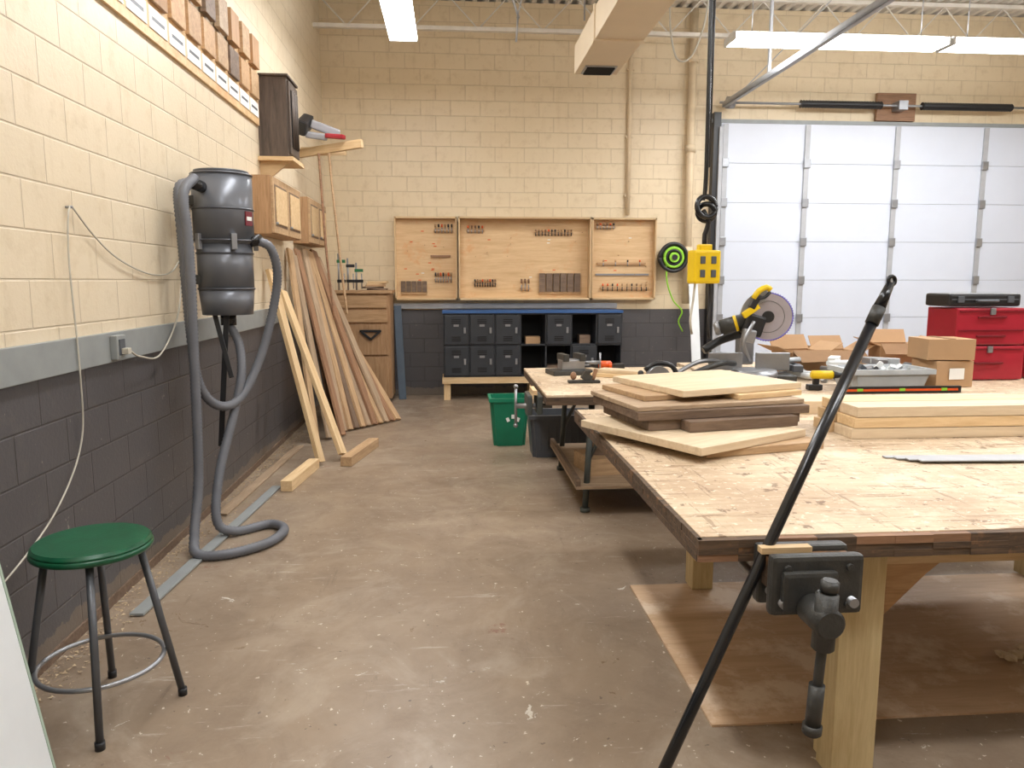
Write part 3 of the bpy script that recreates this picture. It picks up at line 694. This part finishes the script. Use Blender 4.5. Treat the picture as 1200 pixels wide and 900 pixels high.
cyl('vise_handle',(.44,5.25,.60),(.44,5.25,.88),.010,M['steel'],g); sphere('vise_handle_ball',(.44,5.25,.60),.017,M['steel'],g); sphere('vise_handle_ball2',(.44,5.25,.88),.017,M['steel'],g)
g=group('machinist_vise',(.95,6.1,.9))
box('base',(.95,6.1,.881),(.34,.22,.04),M['iron'],g,bevel=.008,rot=(0,0,.2)); box('body',(.97,6.1,.94),(.20,.12,.09),M['steel'],g,bevel=.012,rot=(0,0,.2))
box('jaw_fixed',(.90,6.09,1.0),(.05,.17,.06),M['iron'],g,bevel=.006,rot=(0,0,.2)); box('jaw_moving',(1.04,6.12,1.0),(.05,.17,.06),M['iron'],g,bevel=.006,rot=(0,0,.2))
cyl('screw',(1.06,6.12,.95),(1.22,6.15,.95),.015,M['steel'],g); cyl('handle',(1.22,6.15,.87),(1.22,6.15,1.03),.008,M['steel'],g)
g=group('hand_plane',(.85,5.5,.9)); box('sole',(.98,5.55,.871),(.24,.07,.018),M['iron'],g,bevel=.003); box('frog',(1.0,5.55,.905),(.07,.05,.06),M['iron'],g,rot=(0,.6,0)); sphere('knob',(.90,5.55,.915),.024,M['redoak'],g,(1,1,1.3)); box('tote',(1.06,5.55,.925),(.03,.03,.09),M['redoak'],g,rot=(0,.3,0),bevel=.01)
g=group('power_drill',(1.35,6.3,.98))
cyl('motor',(1.24,6.35,.905),(1.36,6.35,.905),.036,M['orange'],g,bevel=.01); cyl('chuck',(1.18,6.35,.905),(1.24,6.35,.905),.02,M['black'],g,r2=.03); cyl('bit',(1.12,6.35,.905),(1.18,6.35,.905),.005,M['steel'],g)
box('grip',(1.36,6.27,.895),(.045,.13,.04),M['orange'],g,rot=(0,0,.3),bevel=.012); box('battery',(1.385,6.19,.90),(.10,.05,.07),M['black'],g,rot=(0,0,.3),bevel=.01)
g=group('cutoff_boards',(1.3,5.6,.88))
board(g,'cutoff_1',1.35,5.85,.861,.5,.16,.03,-30,'pine'); board(g,'cutoff_2',1.42,5.83,.892,.55,.14,.028,-34,'maple')
g=group('circular_saw',(1.42,5.15,.98))
box('shoe',(1.42,5.1,.866),(.34,.16,.006),M['steel'],g,rot=(0,0,.15))
cyl('blade_guard',(1.42,5.06,.95),(1.42,5.11,.95),.085,M['steel'],g,seg=32); cyl('arbor_cap',(1.42,5.045,.95),(1.42,5.06,.95),.03,M['black'],g); cyl('motor',(1.42,5.12,.96),(1.42,5.24,.96),.05,M['black'],g,bevel=.01)
tube('top_handle',[(1.34,5.14,1.0),(1.42,5.14,1.05),(1.53,5.14,1.03),(1.58,5.14,.94)],.018,M['black'],g); sphere('front_knob',(1.31,5.14,.98),.022,M['black'],g)

# ------------------------------------------------------------ miter saw table + saw
g=group('supply_table',(3.5,5.8,.43))
bx('top_panel',2.10,5.2,4.75,6.9,.825,.859,M['bench'],g,.003)
bx('apron',2.16,5.1,4.82,4.86,.72,.825,M['pine'],g)
for x in (2.2,5.0):
    for y in (4.86,6.7): bx('leg',x,x+.09,y,y+.09,0,.825,M['pineZ'],g)
g=group('miter_saw',(2.4,5.6,1.1))
ox=-.10
def O(x,y,z): return (x+ox,y,z)
cyl('turntable',O(2.40,5.55,.88),O(2.40,5.55,.95),.17,M['steel'],g,seg=40,bevel=.01)
box('base',O(2.40,5.60,.887),(.62,.24,.05),M['iron'],g,bevel=.01,rot=(0,0,-.15))
for s in (-1,1): box('fence',O(2.40+s*.18,5.67-s*.025,1.0),(.26,.03,.14),M['steel'],g,bevel=.008,rot=(0,0,-.15)); box('foot',O(2.40+s*.26,5.58,.872),(.06,.2,.02),M['black'],g)
box('table_arm',O(2.36,5.33,.905),(.11,.22,.04),M['steel'],g,bevel=.01); cyl('miter_knob',O(2.35,5.22,.905),O(2.35,5.15,.905),.03,M['black'],g,bevel=.006)
box('pivot_post',O(2.46,5.92,1.08),(.12,.12,.26),M['steel'],g,bevel=.02)
cyl('slide_rail_1',O(2.48,6.1,1.19),O(2.44,5.6,1.19),.014,M['steel'],g); cyl('slide_rail_2',O(2.40,6.1,1.19),O(2.36,5.6,1.19),.014,M['steel'],g)
bn=V(-.30,-1,.05).normalized(); bc=V(2.50+ox,5.58,1.35)
P=[]
for i in range(120):
    a=2*math.pi*i/120; rr=.190 if i%2 else .180; P.append((rr*math.cos(a),rr*math.sin(a)))
q=bn.to_track_quat('Z','Y').to_matrix().to_4x4()
poly('blade',P,.004,M['blade'],g,Matrix.Translation(bc)@q)
torus('blade_rim',bc,.180,.005,M['purple'],g,bn)
torus('blade_slot_ring',bc+bn*.002,.12,.002,M['iron'],g,bn)
cyl('arbor',bc+bn*.02,bc-bn*.02,.045,M['black'],g)
arc=[(.205*math.cos(a),.205*math.sin(a)) for a in [math.radians(95+ i*6.5) for i in range(20)]]+[(.12*math.cos(a),.12*math.sin(a)) for a in [math.radians(218- i*13) for i in range(10)]]
poly('upper_guard',arc,.05,M['steel'],g,Matrix.Translation(bc+bn*.014)@q)
cyl('motor',O(2.36,5.60,1.33),O(2.16,5.67,1.26),.060,M['iron'],g,bevel=.01); cyl('motor_cap',O(2.17,5.67,1.265),O(2.12,5.685,1.25),.053,M['steel'],g,bevel=.01)
cyl('motor_ring',O(2.28,5.628,1.302),O(2.26,5.635,1.295),.063,M['yellow'],g)
box('gearbox',O(2.38,5.58,1.29),(.15,.12,.16),M['black'],g,bevel=.02,rot=(0,.3,0))
box('gearbox_front',O(2.33,5.52,1.21),(.10,.06,.10),M['steel'],g,bevel=.015,rot=(0,.2,0))
box('brand_plate',O(2.33,5.50,1.40),(.14,.03,.05),M['yellow'],g,rot=(0,-.6,0),bevel=.008)
box('handle_post',O(2.36,5.50,1.47),(.05,.04,.12),M['black'],g,rot=(0,.5,0),bevel=.01)
tube('handle_loop',[O(2.35,5.50,1.49),O(2.38,5.49,1.545),O(2.44,5.49,1.575),O(2.47,5.49,1.555)],.022,M['yellow'],g)
tube('handle_trigger',[O(2.37,5.49,1.49),O(2.43,5.49,1.50),O(2.47,5.49,1.54)],.012,M['black'],g)
tube('dust_tube',[O(2.35,5.68,1.22),O(2.2,5.75,1.16),O(2.06,5.75,1.08)],.032,M['black'],g)
tube('guard_link',[O(2.36,5.5,1.32),O(2.28,5.48,1.16),O(2.34,5.5,1.02)],.014,M['steel'],g)
tube('extension_rail_a',[(2.16,5.60,.99),(2.0,5.5,1.0),(1.66,5.40,.90)],.022,M['iron'],g); tube('extension_rail_b',[(2.14,5.72,1.0),(1.9,5.66,1.0),(1.66,5.58,.90)],.018,M['steel'],g)
box('extension_support',(1.70,5.48,.892),(.12,.26,.06),M['black'],g,bevel=.012,rot=(0,0,-.1))

def openbox(nm,cx,cy,z,w,d,h,ang,mat='card'):
    g=group(nm,(cx,cy,z+h/2)); R=Matrix.Translation((cx,cy,z))@Euler((0,0,math.radians(ang))).to_matrix().to_4x4()
    def b(n,c,dd,m,rx=0,ry=0): box(n,None,dd,M[m],g,mw=R@Matrix.Translation(c)@Euler((rx,ry,0)).to_matrix().to_4x4())
    t=.006
    b('bottom',(0,0,t),(w,d,t),mat)
    b('side_f',(0,-d/2,h/2),(w,t,h),mat); b('side_b',(0,d/2,h/2),(w,t,h),mat); b('side_l',(-w/2,0,h/2),(t,d,h),mat); b('side_r',(w/2,0,h/2),(t,d,h),mat)
    b('flap_f',(0,-d/2-.06,h-.03),(w,.15,t),'cardi',.6); b('flap_l',(-w/2-.07,0,h+.02),(.16,d,t),mat,0,.4); b('flap_r',(w/2+.06,0,h+.03),(.15,d,t),mat,0,-.5); b('flap_b',(0,d/2+.03,h+.06),(w,.14,t),mat,1.0)
    return g
openbox('cardboard_box',2.92,6.10,.861,.36,.28,.18,12)
openbox('cardboard_box',3.95,6.45,.861,.32,.28,.20,-10)
openbox('cardboard_box',3.45,6.5,.861,.32,.3,.14,5)
g=group('closed_cardboard_box',(3.62,5.3,1)); box('lower_box',(3.58,5.22,.957),(.30,.26,.19),M['card'],g,rot=(0,0,.1),bevel=.004); box('upper_box',(3.56,5.22,1.135),(.34,.28,.15),M['card'],g,rot=(0,0,-.08),bevel=.004); box('tape',(3.56,5.22,1.212),(.05,.28,.003),M['cardi'],g,rot=(0,0,-.08)); box('white_label',(3.60,5.08,.96),(.12,.004,.08),M['paper'],g,rot=(0,0,.1))
def toolchest(cx,cy,z,w,d,hs):
    g=group('red_tool_chest',(cx,cy,z+.3)); zz=z
    for k,h in enumerate(hs):
        box('case_%d'%k,(cx,cy,zz+h/2),(w-.02*k,d,h-.008),M['red'],g,bevel=.012)
        n=max(1,int(h/.14))
        for i in range(n):
            box('drawer_line',(cx,cy-d/2-.003,zz+h*(i+1)/(n+.0)-.03),(w-.06,.008,.010),M['redd'],g)
            box('drawer_pull',(cx,cy-d/2-.008,zz+h*(i+.5)/n),(w*.4,.014,.014),M['redd'],g,bevel=.003)
        box('latch',(cx,cy-d/2-.01,zz+h-.03),(.04,.015,.05),M['steel'],g,bevel=.003)
        zz+=h
    return zz
zt=toolchest(4.10,5.62,.861,.58,.36,(.27,.29))
toolchest(4.78,5.62,.861,.60,.36,(.24,.22))
g=group('black_tool_case',(4.0,5.62,zt+.06)); box('shell',(4.06,5.62,zt+.056),(.58,.30,.10),M['black'],g,bevel=.02); box('seam',(4.06,5.468,zt+.06),(.54,.006,.008),M['greybin'],g)
tube('handle',[(3.98,5.46,zt+.05),(3.99,5.43,zt+.05),(4.13,5.43,zt+.05),(4.14,5.46,zt+.05)],.009,M['greybin'],g)
for s in (-.2,.2): box('latch',(4.06+s,5.465,zt+.06),(.05,.012,.05),M['greybin'],g,bevel=.003)
g=group('storage_tub',(3.08,5.1,.95)); taperbin('tub',3.05,5.12,.861,.58,.32,.52,.26,.15,M['clear'],g)
for i in range(14): box('content',(3.05+random.uniform(-.19,.19),5.12+random.uniform(-.07,.07),.95+random.uniform(0,.07)),(random.uniform(.08,.18),.04,.03),M[random.choice(['black','white','steel','greybin','white'])],g,rot=(random.random(),random.random(),random.random()*3),bevel=.005)
g=group('spirit_level',(2.9,4.88,.9)); box('beam',(3.05,4.86,.885),(.85,.03,.045),M['black'],g); box('stripe',(3.05,4.843,.885),(.8,.004,.015),M['orange'],g)
for s in (-.3,0,.3): box('vial',(3.05+s,4.842,.887),(.04,.006,.018),M['lime'],g)
g=group('cordless_drill',(2.62,5.05,.95))
cyl('motor',(2.50,5.05,.97),(2.65,5.02,.97),.030,M['yellow'],g,bevel=.008); cyl('chuck',(2.65,5.02,.97),(2.71,5.008,.97),.026,M['black'],g,r2=.018); box('grip',(2.54,5.05,.92),(.04,.035,.08),M['black'],g,bevel=.01); box('battery',(2.53,5.05,.882),(.10,.06,.04),M['black'],g,bevel=.008)
g=group('workshop_clutter',(2.9,5.5,.9))
for i in range(44):
    p=V(random.uniform(2.66,3.7),random.uniform(5.42,5.85),.885); k=random.random()*3
    z=.01*(i%3)+(.05 if i>24 else 0)+(.05 if i>36 else 0)
    if i%2: box('item',p+V(0,0,z),(random.uniform(.08,.24),random.uniform(.04,.1),.05),M[random.choice(['black','white','clear','card','steel','greybin','paper','cardi'])],g,rot=(0,0,k),bevel=.006)
    else: cyl('item_tube',p+V(-.1*math.cos(k),-.1*math.sin(k),z),p+V(.1*math.cos(k),.1*math.sin(k),z),.02,M[random.choice(['white','steel','black','clear'])],g)

# ------------------------------------------------------------ bins
g=group('green_recycling_bin',(.58,7.35,.25)); taperbin('bin',.55,7.42,0,.38,.34,.31,.28,.48,M['greenbin'],g)
for a in (-.05,0,.05): box('white_emblem',(.58+a,7.248,.30+abs(a)*-.6),(.03,.004,.04),M['paper'],g,rot=(-.06,a*8,0))
g=group('grey_storage_bin',(1.0,6.9,.2)); taperbin('bin',1.00,6.92,0,.60,.38,.54,.32,.40,M['greybin'],g)
for s in range(-3,4): bx('rib',1.00+s*.07,1.01+s*.07,6.735,6.75,.08,.34,M['greybin'],g)

# ------------------------------------------------------------ world / camera
w=bpy.data.worlds.new('World'); sc.world=w; w.use_nodes=True
w.node_tree.nodes['Background'].inputs[0].default_value=(.8,.85,.9,1); w.node_tree.nodes['Background'].inputs[1].default_value=.3
cam=bpy.data.cameras.new('camera'); cam.sensor_width=36; cam.lens=26.4; cam.clip_start=.05
co=bpy.data.objects.new('camera',cam); col.objects.link(co); co.location=(0,0,1.62)
co.rotation_euler=(math.radians(90-7.8),0,math.radians(-4.5)); sc.camera=co
sc.view_settings.view_transform='Standard'; sc.view_settings.exposure=0
for o in list(bpy.data.objects):
    if o.type=='EMPTY' and not o.children: bpy.data.objects.remove(o)
